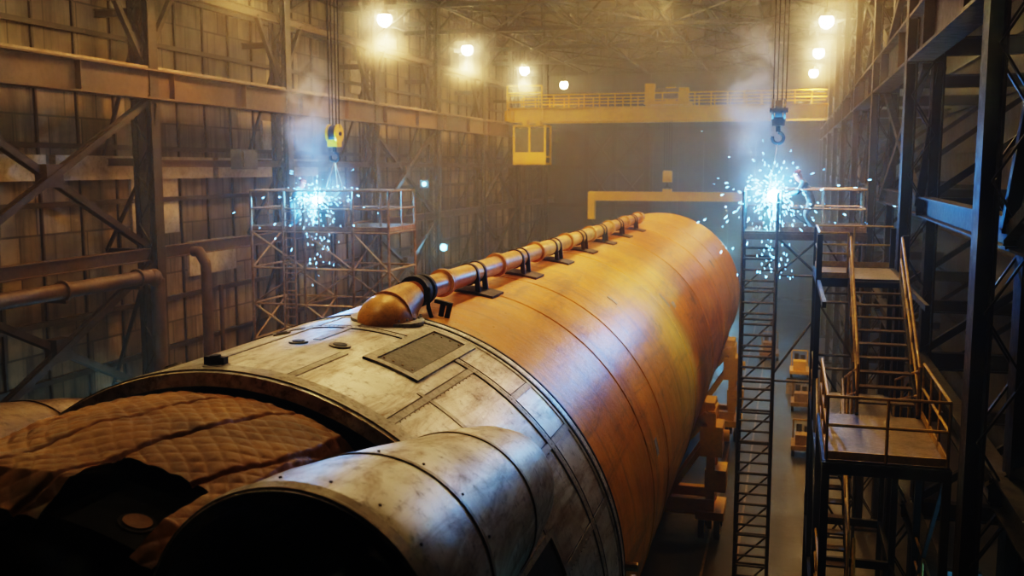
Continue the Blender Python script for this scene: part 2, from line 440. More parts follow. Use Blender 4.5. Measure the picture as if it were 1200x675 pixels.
p=P(72,7.25,3.72); n=(p-Vector((CX,7.25,CZ))).normalized(); b.cyl(p,p+n*.03,.13,n=24); b.use('steel'); b.cyl(p,p+n*.015,.17,n=24)
b.build('port_panel',rocket)
b=MB('blanket')
for c in (180,270,0):
    lathe(b,[(10.4,3.95),(9,4.02),(7.6,3.95),(6.8,3.7)],24,c-22,c+22)
b.build('thermal_blanket_side',rocket)
fair=[(6.7,4.09,1.27,0),(6.75,4.09,1.3,0),(7.6,4.08,1.26,.5),(9,4.02,1.13,1.5),(10.4,3.95,1.0,3),(11.3,3.9,.93,4),(12.1,3.84,.84,5),(12.7,3.76,.74,5.6),(13.2,3.66,.64,6),(13.6,3.5,.52,6)]
for qa in (45,135,225,315):
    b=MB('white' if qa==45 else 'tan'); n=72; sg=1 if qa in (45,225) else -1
    def ringpts(y,rc,r,da):
        c=P(qa-sg*da,y,rc); return [c+Vector((r*math.cos(2*math.pi*i/n),0,r*math.sin(2*math.pi*i/n))) for i in range(n)]
    def loft(rows,flip=False):
        vs=[]
        for row in rows: vs+=ringpts(*row)
        fs=[]
        for j in range(len(rows)-1):
            for i in range(n):
                f=(j*n+i,(j+1)*n+i,(j+1)*n+(i+1)%n,j*n+(i+1)%n); fs.append(f[::-1] if flip else f)
        b.add(vs,fs)
    def fr(y):
        for A,B in zip(fair,fair[1:]):
            if A[0]<=y<=B[0]:
                t=(y-A[0])/(B[0]-A[0]); return tuple(A[k]+(B[k]-A[k])*t for k in range(4))
    loft(fair)
    b.use('white_strap' if qa==45 else 'tan')
    for y0,w in ((6.72,.14),(8.3,.08),(10.6,.08)):
        q0=fr(y0); q1=fr(y0+w)
        loft([(q0[0],q0[1],q0[2]-.03,q0[3]),(q0[0],q0[1],q0[2]+.015,q0[3]),(q1[0],q1[1],q1[2]+.015,q1[3]),(q1[0],q1[1],q1[2]-.03,q1[3])])
    b.use('shade_black'); loft([(6.7,4.09,1.27,0),(6.7,4.09,1.17,0),(7.5,4.09,1.12,.5),(10,4.0,.9,2.5),(10.01,4.0,.02,2.5)],True)
    b.use('hatch'); loft([(7.4,4.09,.9,.4),(8.2,4.09,.8,1),(9.2,4.05,.55,1.6),(9.9,4.0,.3,2.4)]); b.use('shade_black'); loft([(7.4,4.09,.9,.4),(7.4,4.09,.86,.4),(9.2,4.05,.5,1.6),(9.8,4.0,.05,2.4)],True)
    b.use('rubber')
    for y,st in ((7.05,18),(8.5,16)):
        q=fr(y)
        for i in range(st):
            t=2*math.pi*i/st; c=P(qa-sg*q[3],y,q[1]); d=Vector((math.cos(t),0,math.sin(t))); b.cyl(c+d*(q[2]-.01),c+d*(q[2]+.012),.014,n=6)
    b.build('engine_fairing',rocket)
b=MB('shade_black'); patch(b,20,27,10.6,12.0,R-.02,R+.012); b.use('white_strap')  # black patch on the skin, painted as the shade inside an opening
patch(b,19,20,10.5,12.1,R-.01,R+.04,2); patch(b,27,28,10.5,12.1,R-.01,R+.04,2); patch(b,19,28,12,12.15,R-.01,R+.04)
b.build('service_opening',rocket)
b=MB('pipe'); PA=84; PR=R+.36
b.cyl(P(PA,15.7,PR),P(PA,42.5,PR),.2,n=24); b.ball(P(PA,42.5,PR),(.2,.5,.2),8,24)
y=17.2
while y<42:
    b.cyl(P(PA,y-.07,PR),P(PA,y-.01,PR),.26,n=24); b.cyl(P(PA,y+.01,PR),P(PA,y+.07,PR),.26,n=24); y+=3.5
b.use('steel_lit')
y=19.0
while y<42:
    for dy in (-.25,.25):
        b.cyl(P(PA,y+dy-.05,PR),P(PA,y+dy+.05,PR),.225,n=20)
        b.bar(P(PA-3.5,y+dy,R-.02),P(PA-2.2,y+dy,PR+.02),.1,.06,up=(0,1,0)); b.bar(P(PA+3.5,y+dy,R-.02),P(PA+2.2,y+dy,PR+.02),.1,.06,up=(0,1,0))
    patch(b,PA-8,PA+4.5,y-.4,y+.4,R-.02,R+.05,4)
    y+=3.5
b.use('rubber'); b.cyl(P(PA,15.72,PR),P(PA,15.95,PR),.28,n=24); b.cyl(P(PA,16.1,PR),P(PA,16.2,PR),.27,n=24)
for k,(da,dy) in enumerate(((3,.3),(4,.1),(-3,.5),(-4.5,.2))):
    b.path([P(PA,15.8,PR+.2),P(PA-da*.8,15.7+dy*.5,PR+.1),P(PA-da,15.6+dy,R+.15),P(PA-da*1.3,15.6+dy,R)],.035,8)
for a in (PA-6,PA-7.5): b.cyl(P(a,16.0,R),P(a,16.0,R+.25),.05,n=8); 
b.bar(P(PA-4,16,R+.24),P(PA-8,16,R+.24),.08,.06)
b.build('feed_line',rocket)
b=MB('dome')
b.ball(P(85.5,14.95,R+.02),(.44,.72,.42),16,32)
b.cyl(P(85,14.95,R+.1),P(84,15.6,R+.32),.4,.26,n=28)
b.use('white_strap'); b.cyl(P(85.5,14.95,R-.02),P(85.5,14.95,R+.03),.6,n=30)
for i in range(22):
    t=2*math.pi*i/22; p=P(85.5,14.95,R+.03)+Vector((.54*math.cos(t),.54*math.sin(t),0)); b.cyl(p,p+Vector((0,0,.03)),.02,n=6)
b.build('pipe_nose_cover',rocket)
b=MB('siding2')
for a,y,w,l in ((38,29,.5,.25),(36,29.6,.2,.5),(52,24,.3,.2),(10,20,.35,.3),(25,41,.6,.3),(33,44,.4,.4)):
    patch(b,a,a+w/R/D2R,y,y+l,R-.01,R+.008,3)
b.build('masking_patch',rocket)
b=MB('galv'); b.cyl(P(0,15.6,R+.12),P(-12,15.7,R+.12),.05,n=8); b.cyl(P(2,15.6,R-.02),P(2,15.6,R+.2),.08,n=8); b.use('cyan'); b.cyl(P(-4,15.6,R+.16),P(-8,15.62,R+.16),.05,n=8)
b.build('umbilical_fitting',rocket)

# ------------------------------------------------------------------ cradles
def cradle(yc):
    e=empty('transport_cradle')
    b=MB('yellow')
    for yy in (yc-.55,yc+.55):
        n=30
        vs=[];fs=[]
        for i in range(n+1):
            a=-155+130*i/n
            for dy in (-.08,.08):
                for rr in (R+.03,R+.5): 
                    vs.append(P(a,yy+dy,rr))
        for i in range(n):
            o=i*4
            for x,y2 in ((0,1),(1,3),(3,2),(2,0)): fs.append((o+x,o+y2,o+4+y2,o+4+x))
        b.add(vs,fs)
    n=30
    for i in range(0,n+1,5): 
        a=-155+130*i/n; b.bar(P(a,yc-.6,R+.25),P(a,yc+.6,R+.25),.4,.12)
    lathe(b,[(yc-.65,R+.015),(yc+.65,R+.015),(yc+.65,R+.08),(yc-.65,R+.08)],30,-155,-25)
    for yy in (yc-.7,yc+.7):
        b.ibeam((CX-4.3,yy,-12.3),(CX+4.3,yy,-12.3),.35,.6,.05)
    for sx in (-1,1):
        x=CX+sx*4.15
        for yy in (yc-.7,yc+.7):
            b.bar((x,yy,-12.6),(x,yy,-8.8),.3,.28)
            b.bar((x,yy,-9.2),P(-30 if sx>0 else -150,yy,R+.2),.25,.25)
            b.bar((x-sx*1.6,yy,-12.1),(x,yy,-9.6),.18,.18)
        for z in (-8.9,-10.6,-12.2): b.bar((x,yc-.8,z),(x,yc+.8,z),.26,.3)
        b.bar((x,yc-.7,-12.2),(x,yc+.7,-10.6),.15,.15)
        b.box(x-.5,x+.5,yc-.95,yc+.95,-12.75,-12.45)
        b.box(x-.4,x+.4,yc-.85,yc+.45,-10.4,-9.3)
        b.box(x-.2,x+.55,yc-.85,yc+.35,-11.7,-10.9)
        b.cyl((x,yc,-10.9),(x,yc,-10.4),.2,n=14); b.cyl((x+sx*.35,yc,-9.8),(x+sx*.6,yc,-9.8),.22,n=14)
    b.build('saddle_frame',e)
    b=MB('rubber')
    for sx in (-1,1):
        x=CX+sx*4.15
        for dy in (-.75,.75):
            for dx in (-.28,.28):
                b.cyl((x+dx-.1,yc+dy,-13.1),(x+dx+.1,yc+dy,-13.1),.4,n=20)
                b.use('yellow'); b.cyl((x+dx-.12,yc+dy,-13.1),(x+dx+.12,yc+dy,-13.1),.18,n=12); b.use('rubber')
            b.box(x-.08,x+.08,yc+dy-.1,yc+dy+.1,-13.1,-12.5)
    b.build('wheels',e)
for y in (18.5,36.5,50): cradle(y)
b=MB('galv')
for x in (-10.3,-2.43,-1.35): b.box(x-.04,x+.04,0,YB-2,FL,FL+.035)
b.build('floor_rail',smooth=0)

# ------------------------------------------------------------------ overhead crane
crane=empty('overhead_crane'); yc=88
b=MB('yellow')
for yy in (yc-1.4,yc+1.4):
    b.box(XL+.3,XR-.2,yy-.3,yy+.3,4.0,5.1)
    b.box(XL+.3,XR-.2,yy-.4,yy+.4,5.05,5.15); b.box(XL+.3,XR-.2,yy-.4,yy+.4,3.95,4.05)
    x=XL+1
    while x<XR-.5: b.box(x-.03,x+.03,yy-.35,yy+.35,4,5.1); x+=1.5
for x in (XL+.5,XR-.3): b.box(x-.3,x+.3,yc-2.8,yc+2.8,4.0,4.9)
b.build('bridge_girders',crane,0)
b=MB('yellow')
for yy in (yc-2.1,yc+2.1):
    b.box(XL+.4,XR-.4,yy-.35,yy+.35,5.1,5.16)
    for z in (5.7,6.25): b.cyl((XL+.4,yy,z),(XR-.4,yy,z),.06,n=6)
    x=XL+.4
    while x<XR-.4: b.cyl((x,yy,5.1),(x,yy,6.25),.055,n=6); x+=1.35
b.build('walkway_rails',crane)
b=MB('yellow')
tx=-10.3
b.box(tx-1.9,tx+1.9,yc-1.9,yc+1.9,5.3,5.6)
b.use('galv'); b.cyl((tx-1,yc-1.2,6.2),(tx+1,yc-1.2,6.2),.5,n=20); b.cyl((tx-1,yc+1,6.1),(tx+1,yc+1,6.1),.4,n=20)
b.use('yellow'); b.box(tx+1.0,tx+1.8,yc-1.5,yc-.7,5.6,6.7); b.box(tx-1.9,tx-1.1,yc-1.4,yc-.5,5.6,7.1); b.box(tx-.3,tx+.5,yc+.2,yc+1,5.6,6.9)
for xx in (tx-1.6,tx+1.6):
    for yy in (yc-1.4,yc+1.4): b.cyl((xx,yy-.1,5.3),(xx,yy+.1,5.3),.22,n=14)
b.build('hoist_trolley',crane)
b=MB('yellow'); x0,x1=XL+1.1,XL+3.9
for z in (.3,.9,3.6): 
    b.box(x0,x1,yc-3,yc-2.9,z-.08,z+.08); b.box(x0,x1,yc-1,yc-.9,z-.08,z+.08); b.box(x0,x0+.1,yc-3,yc-.9,z-.08,z+.08); b.box(x1-.1,x1,yc-3,yc-.9,z-.08,z+.08)
b.box(x0,x1,yc-3,yc-.9,.2,.3); b.box(x0,x1,yc-3,yc-.9,3.5,3.65)
for x in (x0,(x0+x1)/2,x1): b.box(x-.08,x+.08,yc-3.05,yc-2.9,.2,3.6); b.box(x-.08,x+.08,yc-1,yc-.85,.2,3.6)
b.box(x0,x1,yc-3.02,yc-2.95,.3,1.3)
b.box(x0+.6,x0+1,yc-2.4,yc-1.4,3.6,4.1); b.box(x1-1,x1-.6,yc-2.4,yc-1.4,3.6,4.1)
b.use('hatch'); b.box(x0+.1,x1-.1,yc-2.8,yc-1.1,.3,3.4)
b.use('yellow')
for x in (XL+.5,XL+3.6):
    b.cyl((x,yc-3,4.1),(x,yc-3,7),.08,n=6); 
for z in (5.6,6.4,7): b.cyl((XL+.5,yc-3,z),(XL+3.6,yc-3,z),.08,n=6)
b.build('operator_cab',crane)
b=MB('black')
for dx in (-.3,-.1,.1,.3): b.cyl((tx+dx,yc,5.4),(tx+dx,yc,-.6),.03,n=6)
b.use('yellow'); b.cyl((tx-.35,yc,-.8),(tx+.35,yc,-.8),.5,n=20); b.box(tx-.4,tx+.4,yc-.2,yc+.2,-1.3,-.4)
b.use('black'); b.cyl((tx,yc,-1.2),(tx,yc,-1.7),.1,n=8)
for i in range(8):
    t0=(-90+i*30)*D2R; t1=(-60+i*30)*D2R
    b.cyl((tx+.28*math.cos(t0)-.0,yc,-1.95+.28*math.sin(t0)),(tx+.28*math.cos(t1),yc,-1.95+.28*math.sin(t1)),.08,n=8)
b.build('main_hook',crane)
b=MB('yellow')
b.ibeam((-17.2,yc,-2.55),(-3.4,yc,-2.55),.5,.8,.12); b.box(-17.2,-3.4,yc-.2,yc+.2,-2.8,-2.3)
b.box(-17.3,-16.7,yc-.3,yc+.3,-4.6,-2.2); b.box(-4,-3.4,yc-.3,yc+.3,-3.6,-2.2)
b.box(tx-.4,tx+.4,yc-.2,yc+.2,-2.4,-1.9)
b.build('spreader_beam',crane)

# ------------------------------------------------------------------ hanging hooks
def hoist(x,y,z,slings,mk='yellow'):
    e=empty('hook_block')
    b=MB('black')
    for dx in (-.2,-.06,.1,.24): b.cyl((x+dx,y,11.9),(x+dx*.8,y,z+.2),.022,n=6)
    b.build('wire_ropes',e)
    b=MB('yellow'); b.box(x-.5,x+.5,y-.4,y+.4,11.7,12.3); b.build('hoist_unit',e)
    b=MB(mk)
    b.cyl((x-.2,y,z),(x-.14,y,z),.33,n=20); b.cyl((x+.14,y,z),(x+.2,y,z),.33,n=20)
    b.use('steel'); b.cyl((x-.1,y,z),(x+.1,y,z),.29,n=20); b.cyl((x-.26,y,z),(x+.26,y,z),.07,n=10)
    b.use(mk); b.box(x-.18,x+.18,y-.2,y+.2,z-.45,z-.2)
    b.use('black'); b.cyl((x,y,z-.4),(x,y,z-.62),.07,n=10)
    pts=[(x+.16*math.cos(t*D2R),y,z-.8+.16*math.sin(t*D2R)) for t in range(90,-200,-24)]
    b.path(pts,.05,8)
    b.build('sheave_hook',e)
    b=MB('galv')
    for p in slings: b.cyl((x,y,z-.93),p,.022,n=6)
    b.build('slings',e)
    return e

# ------------------------------------------------------------------ scaffolds
def frame(b,x0,x1,y0,y1,zs,r=.035,diag=True,zt=None):
    for x in (x0,x1):
        for y in (y0,y1): b.cyl((x,y,zs[0]),(x,y,zt if zt is not None else zs[-1]),r,n=8)
    for z in zs[1:]:
        b.cyl((x0,y0,z),(x1,y0,z),r*.8,n=6); b.cyl((x0,y1,z),(x1,y1,z),r*.8,n=6); b.cyl((x0,y0,z),(x0,y1,z),r*.8,n=6); b.cyl((x1,y0,z),(x1,y1,z),r*.8,n=6)
    if diag:
        for i in range(len(zs)-1):
            if i%2: b.cyl((x0,y0,zs[i]),(x1,y0,zs[i+1]),r*.7,n=6); b.cyl((x0,y1,zs[i+1]),(x1,y1,zs[i]),r*.7,n=6)
            else: b.cyl((x1,y0,zs[i]),(x0,y0,zs[i+1]),r*.7,n=6); b.cyl((x0,y0,zs[i]),(x0,y1,zs[i+1]),r*.7,n=6)
def railing(b,pts,z,h=1.15,r=.028,step=1.2):
    for i in range(len(pts)-1):
        p=Vector((*pts[i],z)); q=Vector((*pts[i+1],z)); L=(q-p).length; n=max(1,round(L/step))
        for k in range(n+1):
            s=p+(q-p)*k/n; b.cyl(s,s+Vector((0,0,h)),r,n=6)
        for hh in (h,h*.55): b.cyl(p+Vector((0,0,hh)),q+Vector((0,0,hh)),r,n=6)
        b.bar(p+Vector((0,0,.08)),q+Vector((0,0,.08)),.03,.14)

ZP=-2.2
sc=empty('scaffold_tower')
b=MB('galv'); zs=[FL+ (ZP-FL)*i/9 for i in range(10)]
xs=[-17.9,-15.9,-14.1,-12.8]
for i in range(3): frame(b,xs[i],xs[i+1],30.8,33.2,zs,.05,zt=ZP+1.15)
b.build('tube_frame',sc)
b=MB('deck'); b.box(-17.9,-12.8,30.8,33.2,ZP,ZP+.06); b.box(-17.9,-15.9,30.8,33.2,-6.0,-5.95); b.box(-15.9,-14.1,30.8,33.2,-8,-7.95)
b.build('platform_deck',sc,0)
b=MB('galv'); railing(b,[(-17.9,30.8),(-12.8,30.8),(-12.8,33.2),(-17.9,33.2),(-17.9,30.8)],ZP+.05,1.35,.034,1.25)
for dx in (0,.45): b.cyl((-16.6+dx,30.6,FL),(-16.6+dx,30.6,ZP+1),.03,n=6)
z=FL+.3
while z<ZP+.9: b.cyl((-16.6,30.6,z),(-16.15,30.6,z),.02,n=6); z+=.3
b.build('guard_rails',sc)

ZQ=-1.9
sc2=empty('scaffold_ladder_tower')
b=MB('darktube')
x0,x1,y0,y1=-1.25,-.3,29.6,30.6
for x in (x0,x1):
    for y in (y0,y1): b.cyl((x,y,FL),(x,y,ZQ+1.2),.05,n=8)
z=FL+.3; k=0
while z<ZQ:
    b.cyl((x0,y0,z),(x1,y0,z),.035,n=6)
    if k%3==0:
        for p,q in (((x0,y0),(x0,y1)),((x1,y0),(x1,y1)),((x0,y1),(x1,y1))): b.cyl((*p,z),(*q,z),.035,n=6)
    if k%3==0 and z+1<ZQ: b.cyl((x0,y0,z),(x0,y1,z+.96),.028,n=6); b.cyl((x1,y1,z),(x1,y0,z+.96),.028,n=6); b.cyl((x0,y1,z),(x1,y1,z+.96),.028,n=6)
    z+=.32; k+=1
b.cyl((x0-.0,y0-.12,FL),(x0,y0-.12,ZQ+1.2),.04,n=6); b.cyl((x1,y0-.12,FL),(x1,y0-.12,ZQ+1.2),.04,n=6)
b.build('ladder_mast',sc2)
b=MB('darktube')
frame(b,.9,2.1,29.6,31.8,[FL+(ZQ-FL)*i/6 for i in range(7)],.05)
b.cyl((x1,y0,ZQ-1.2),(.9,y0,ZQ-.1),.04,n=6); b.cyl((x1,y0,ZQ-.1),(.9,y0,ZQ-1.2),.04,n=6); b.cyl((x1,y0,-6),(.9,y0,-4.2),.035,n=6)
for z in (ZQ-1.2,-6.2): b.cyl((x1,y0,z),(.9,y0,z),.035,n=6)
b.build('support_frame',sc2)
b=MB('deck'); b.box(-1.3,2.15,29.5,31.9,ZQ,ZQ+.07); b.bar((-1.3,29.5,ZQ-.08),(2.15,29.5,ZQ-.08),.08,.18); b.build('platform_deck',sc2,0)
b=MB('galv'); railing(b,[(-.2,29.55),(2.1,29.55),(2.1,31.85),(-1.25,31.85),(-1.25,29.55)],ZQ+.06,1.2,.03,1.1); b.build('guard_rails',sc2)

st=empty('stair_tower')
b=MB('black')
X0,X1=.75,2.68
for x in (X0,X1):
    for y in (17.4,20.8,25.0,28.0):
        b.bar((x,y,FL),(x,y,-5 if y<21 else -1.6),.13,.13)
for z in (-5.1,-8.6,-12): 
    for y in (17.4,20.8): b.bar((X0,y,z),(X1,y,z),.12,.2)
    for x in (X0,X1): b.bar((x,17.4,z),(x,20.8,z),.12,.2)
for z in (-2.75,-6.2,-9.7):
    for y in (25,28): b.bar((X0,y,z),(X1,y,z),.12,.2)
    for x in (X0,X1): b.bar((x,25,z),(x,28,z),.12,.2); b.bar((x,20.8,z),(x,25,z),.08,.12)
b.bar((X0,17.4,-12),(X0,20.8,-8.6),.07,.07); b.bar((X0,20.8,-8.6),(X0,25,-5.1),.07,.07); b.bar((X1,17.4,-5),(X1,20.8,-8.6),.07,.07)
b.build('tower_frame',st,0)
b=MB('deck')
b.box(X0,X1,17.4,20.8,-5.02,-4.96); b.box(X0,X1,25,28,-2.72,-2.66); b.box(X0,X1,17.4,20.8,-8.55,-8.5); b.box(X0,X1,25,28,-6.15,-6.1)
b.build('platform_decks',st,0)
def flight(x0,x1,ya,za,yb,zb):
    b=MB('black'); n=int(abs(zb-za)/.21)
    for x in (x0,x1): b.bar((x,ya,za-.05),(x,yb,zb-.05),.06,.28)
    b.use('deck')
    for i in range(n+1):
        t=i/n; y=ya+(yb-ya)*t; z=za+(zb-za)*t; b.box(x0,x1,y-.13,y+.13,z-.03,z+.01)
    b.build('stair_flight',st,0)
    b=MB('railyel')
    for x in (x0,x1):
        for hh in (.55,1.05): b.cyl((x,ya,za+hh),(x,yb,zb+hh),.032,n=8)
        for i in range(4):
            t=i/3; p=(x,ya+(yb-ya)*t,za+(zb-za)*t); b.cyl(p,(p[0],p[1],p[2]+1.05),.032,n=8)
    b.build('stair_handrail',st)
flight(1.45,2.6,20.8,-5,25,-2.7)
flight(.8,1.4,25,-6.15,20.8,-8.5)
flight(1.45,2.6,20.8,-5.05,25,-6.1)
flight(.8,1.5,17.6,-13.5,20.8,-8.6)
b=MB('railyel')
railing(b,[(X0,20.8),(X0,17.4),(X1,17.4),(X1,20.8)],-4.96,1.1,.028,1.0)
railing(b,[(X0,28),(X0,25),(1.4,25)],-2.66,1.1,.028,1.0); railing(b,[(X0,28),(X1,28)],-2.66,1.1,.028,1.0)
railing(b,[(X0,20.8),(X0,17.4),(X1,17.4),(X1,20.8)],-8.5,1.1,.028,1.0)
railing(b,[(X0,25),(X0,28)],-6.1,1.1,.028,1.0)
b.build('guard_rails',st)
b=MB('hatch'); b.box(1.6,2.5,17.9,18.6,-8.5,-7.6); b.box(1.65,2.45,17.85,17.9,-8.4,-7.7); b.build('tool_chest',st)

# ------------------------------------------------------------------ floor clutter
def cart(x,y,s=1,k='yellow'):
    b=MB(k); b.box(x-.6*s,x+.6*s,y-.9*s,y+.9*s,FL+.35,FL+.55)
    b.box(x-.4*s,x+.4*s,y-.7*s,y+.1*s,FL+.55,FL+1.15*s)
    b.use('hatch'); b.cyl((x-.2*s,y+.45*s,FL+.55),(x-.2*s,y+.45*s,FL+1.5*s),.14*s,n=14); b.cyl((x+.2*s,y+.45*s,FL+.55),(x+.2*s,y+.45*s,FL+1.4*s),.14*s,n=14); b.use(k)
    for sx in (-.5,.5): b.cyl((x+sx*s,y+.85*s,FL+.5),(x+sx*s,y+.85*s,FL+1.6*s),.04,n=6)
    b.cyl((x-.5*s,y+.85*s,FL+1.6*s),(x+.5*s,y+.85*s,FL+1.6*s),.04,n=6)
    b.use('rubber')
    for sx in (-.5,.5):
        for sy in (-.6,.6): b.cyl((x+sx*s-.06,y+sy*s,FL+.2),(x+sx*s+.06,y+sy*s,FL+.2),.2,n=14)
    b.build('equipment_cart')
cart(1.0,48,.9,'railyel'); cart(1.0,57,.9,'railyel'); cart(-1.0,72,1.1,'railyel'); cart(1.0,66,1.0); cart(1.4,41,.7,'hatch')
for x,y in ((1.6,52),(1.7,53.3),(.5,61)):
    b=MB('siding2'); b.cyl((x,y,FL),(x,y,FL+.9),.3,n=20); 
    for z in (.02,.3,.6,.88): b.cyl((x,y,FL+z-.02),(x,y,FL+z+.02),.315,n=20)
    b.build('steel_drum')

# ------------------------------------------------------------------ people
def skinobj(name,verts,edges,rad,matk,parent):
    me=bpy.data.meshes.new(name); me.from_pydata(verts,edges,[]); me.materials.append(M[matk])
    o=bpy.data.objects.new(name,me); scene.collection.objects.link(o); o.parent=parent
    o.modifiers.new('Skin','SKIN')
    if not me.skin_vertices:
        bpy.context.view_layer.objects.active=o; o.select_set(True); bpy.ops.mesh.customdata_skin_add(); o.select_set(False)
    for i,r in enumerate(rad):
        sv=me.skin_vertices[0].data[i]; sv.radius=(r,r) if not isinstance(r,tuple) else r
        sv.use_root=(i==0)
    s=o.modifiers.new('Sub','SUBSURF'); s.levels=1; s.render_levels=2
    return o
def welder(x,y,zf,ang,hand,lean=1.0):
    e=empty('welder')
    Rm=Matrix.Rotation(ang*D2R,4,'Z')
    def W(p): v=Rm@Vector(p); return (x+v.x,y+v.y,zf+v.z+H)
    def Wr(p): v=Rm@Vector(p); return (x+v.x,y+v.y,zf+v.z)
    hx,hz=hand
    V=[(0,0,.9),(.1*lean,0,1.08),(.24*lean,0,1.27),(.34*lean,0,1.40),(.42*lean,0,1.49)]
    E=[(0,1),(1,2),(2,3),(3,4)]; Rd=[(.17,.14),(.17,.14),(.2,.15),(.16,.13),.065]
    for s in (-1,1):
        o=len(V)
        V+=[(.31*lean,s*.21,1.37),(.38*lean+.08,s*.3,1.13),(hx-.14,s*.13,hz+.01),(hx-.04,s*.09,hz)]
        E+=[(3,o),(o,o+1),(o+1,o+2),(o+2,o+3)]; Rd+=[.095,.07,.052,.04]
        o=len(V)
        V+=[(-.01,s*.11,.82),(.16,s*.15,.48),(-.02-.1*(s>0),s*.15,.12),(-.03-.1*(s>0),s*.15,.06),(.17-.1*(s>0),s*.16,.045)]
        E+=[(0,o),(o,o+1),(o+1,o+2),(o+2,o+3),(o+3,o+4)]; Rd+=[.12,.085,.065,.055,.045]
    skinobj('body',[W(v) for v in V],E,Rd,'cloth',e)
    for s in (-1,1):
        w=Vector((hx-.05,s*.09,hz)); V=[w,w+Vector((.06,0,-.005)),w+Vector((.1,0,-.01))]; E=[(0,1),(1,2)]; Rd=[.03,.038,.034]
        for k,(off,L) in enumerate(((-.035,.032),(-.012,.037),(.012,.035),(.034,.028))):
            o=len(V); q=w+Vector((.11,off,-.01)); V+=[q,q+Vector((L,0,-.012)),q+Vector((L*1.2,0,-.045)),q+Vector((L*.5,0,-.065))]
            E+=[(2,o),(o,o+1),(o+1,o+2),(o+2,o+3)]; Rd+=[.012,.011,.0105,.009]
        o=len(V); q=w+Vector((.045,-s*.035,0)); V+=[q,q+Vector((.035,-s*.02,-.02)),q+Vector((.06,-s*.01,-.045))]; E+=[(1,o),(o,o+1),(o+1,o+2)]; Rd+=[.015,.0125,.011]
        skinobj('glove_hand',[W(v) for v in V],E,Rd,'glove',e)
    b=MB('skin'); hc=Vector((.5*lean,0,1.6)); tilt=Matrix.Rotation(35*D2R,3,'Y'); R3=Rm.to_3x3()@tilt
    b.ball(Wr(hc),(.095,.08,.12),12,16,R3)
    def L(p): return Vector(Wr(hc))+R3@Vector(p)
    b.cyl(Wr((.42*lean,0,1.47)),L((-.02,0,-.06)),.055,n=12)
    b.ball(L((.1,0,-.01)),(.02,.015,.025),6,8,R3)
    for s in (-1,1): b.ball(L((0,s*.08,0)),(.02,.012,.03),6,8,R3); b.use('rubber'); b.ball(L((.085,s*.033,.015)),(.012,.014,.01),6,8,R3); b.use('skin')
    b.build('head',e)
    b=MB('helmet')
    vs=[];nn=14;mm=8
    for j in range(mm+1):
        for i in range(nn+1):
            a=(-85+170*i/nn)*D2R; t=j/mm; rr=.135-.025*t*t
            vs.append(L((rr*math.cos(a)*1.1,rr*math.sin(a)*.92,.11-.27*t)))
    fs=[(j*(nn+1)+i,j*(nn+1)+i+1,(j+1)*(nn+1)+i+1,(j+1)*(nn+1)+i) for j in range(mm) for i in range(nn)]
    b.add(vs,fs)
    b.ball(L((0,0,.06)),(.14,.125,.105),10,20,R3,zmin=-.1)
    b.use('rubber'); b.bar(L((.142,-.055,.03)),L((.142,.055,.03)),.02,.05,up=R3@Vector((0,0,1)))
    b.build('welding_mask',e)
    b=MB('rubber')
    tip=Wr((hx+.2,0,hz-.02)); b.cyl(Wr((hx+.03,-.09,hz-.03)),Wr((hx+.1,-.04,hz+.02)),.016,n=8); b.cyl(Wr((hx+.1,-.04,hz+.02)),tip,.01,n=8)
    b.path([Wr((hx+.03,-.09,hz-.03)),Wr((hx-.1,-.15,hz-.3)),Wr((.3,-.3,.3)),Wr((-.2,-.4,.02))],.014,6)
    b.build('welding_torch',e)
    return Vector(tip)

tipR=welder(.62,30.0,ZQ+.07,180,(.84,1.0),.75)
tipL=welder(-16.6,31.4,ZP+.06,-8,(.84,1.0),.8)
b=MB('steel_lit'); t=tipL
b.ibeam((t.x+.1,31.0,t.z-.2),(t.x+.1,33.0,t.z-.2),.3,.3,.03); b.box(t.x-.1,t.x+.3,31.2,31.35,ZP+.05,t.z-.35); b.box(t.x-.1,t.x+.3,32.7,32.85,ZP+.05,t.z-.35)
b.bar((t.x+.1,32,t.z-.05),(t.x+.6,32,t.z+.45),.1,.1)
b.build('steel_workpiece')
hoist(t.x+.3,32.0,1.15,[(t.x+.1,31.3,t.z-.05),(t.x+.1,32.7,t.z-.05),(t.x+.6,32,t.z+.4)])
b=MB('steel_lit'); t=tipR
b.box(t.x-.32,t.x-.08,29.9,31.2,t.z-.25,t.z-.08); b.box(t.x-.3,t.x-.1,30.0,30.15,ZQ+.05,t.z-.25); b.box(t.x-.3,t.x-.1,30.9,31.05,ZQ+.05,t.z-.25); b.cyl((t.x-.2,30.7,t.z-.1),(t.x-.2,30.7,t.z+.3),.06,n=10)
b.build('steel_workpiece')
hoist(t.x+.05,30.5,1.65,[(t.x-.2,30.7,t.z+.3),(t.x-.2,30.0,t.z-.08)],'darktube')

def sparks(t,n,name,seed,parent):
    random.seed(seed); b=MB('spark')
    for i in range(n):
        th=random.uniform(0,2*math.pi); el=random.gauss(.45,.6); sp=abs(random.gauss(0,1))*3.0; tt=random.uniform(.03,.42)
        v=Vector((math.cos(th)*math.cos(el),math.sin(th)*math.cos(el),math.sin(el)))*sp
        p=t+v*tt+Vector((0,0,-4.9*tt*tt)); d=(v+Vector((0,0,-9.8*tt)))
        if d.length<.1: continue
        d.normalize(); l=random.uniform(.02,.08); r=random.uniform(.004,.011)
        b.cyl(p-d*l,p,.002,r,4,False); b.cyl(p,p+d*l*.4,r,.002,4,False)
    for i in range(n//6):
        tt=random.uniform(.1,1.0); p=t+Vector((random.gauss(0,.22)*tt*2,random.gauss(0,.25),-tt*2.4)); r=random.uniform(.004,.009)
        b.cyl(p,p+Vector((0,0,.06)),r,.002,4)
    b.build(name,parent,0)
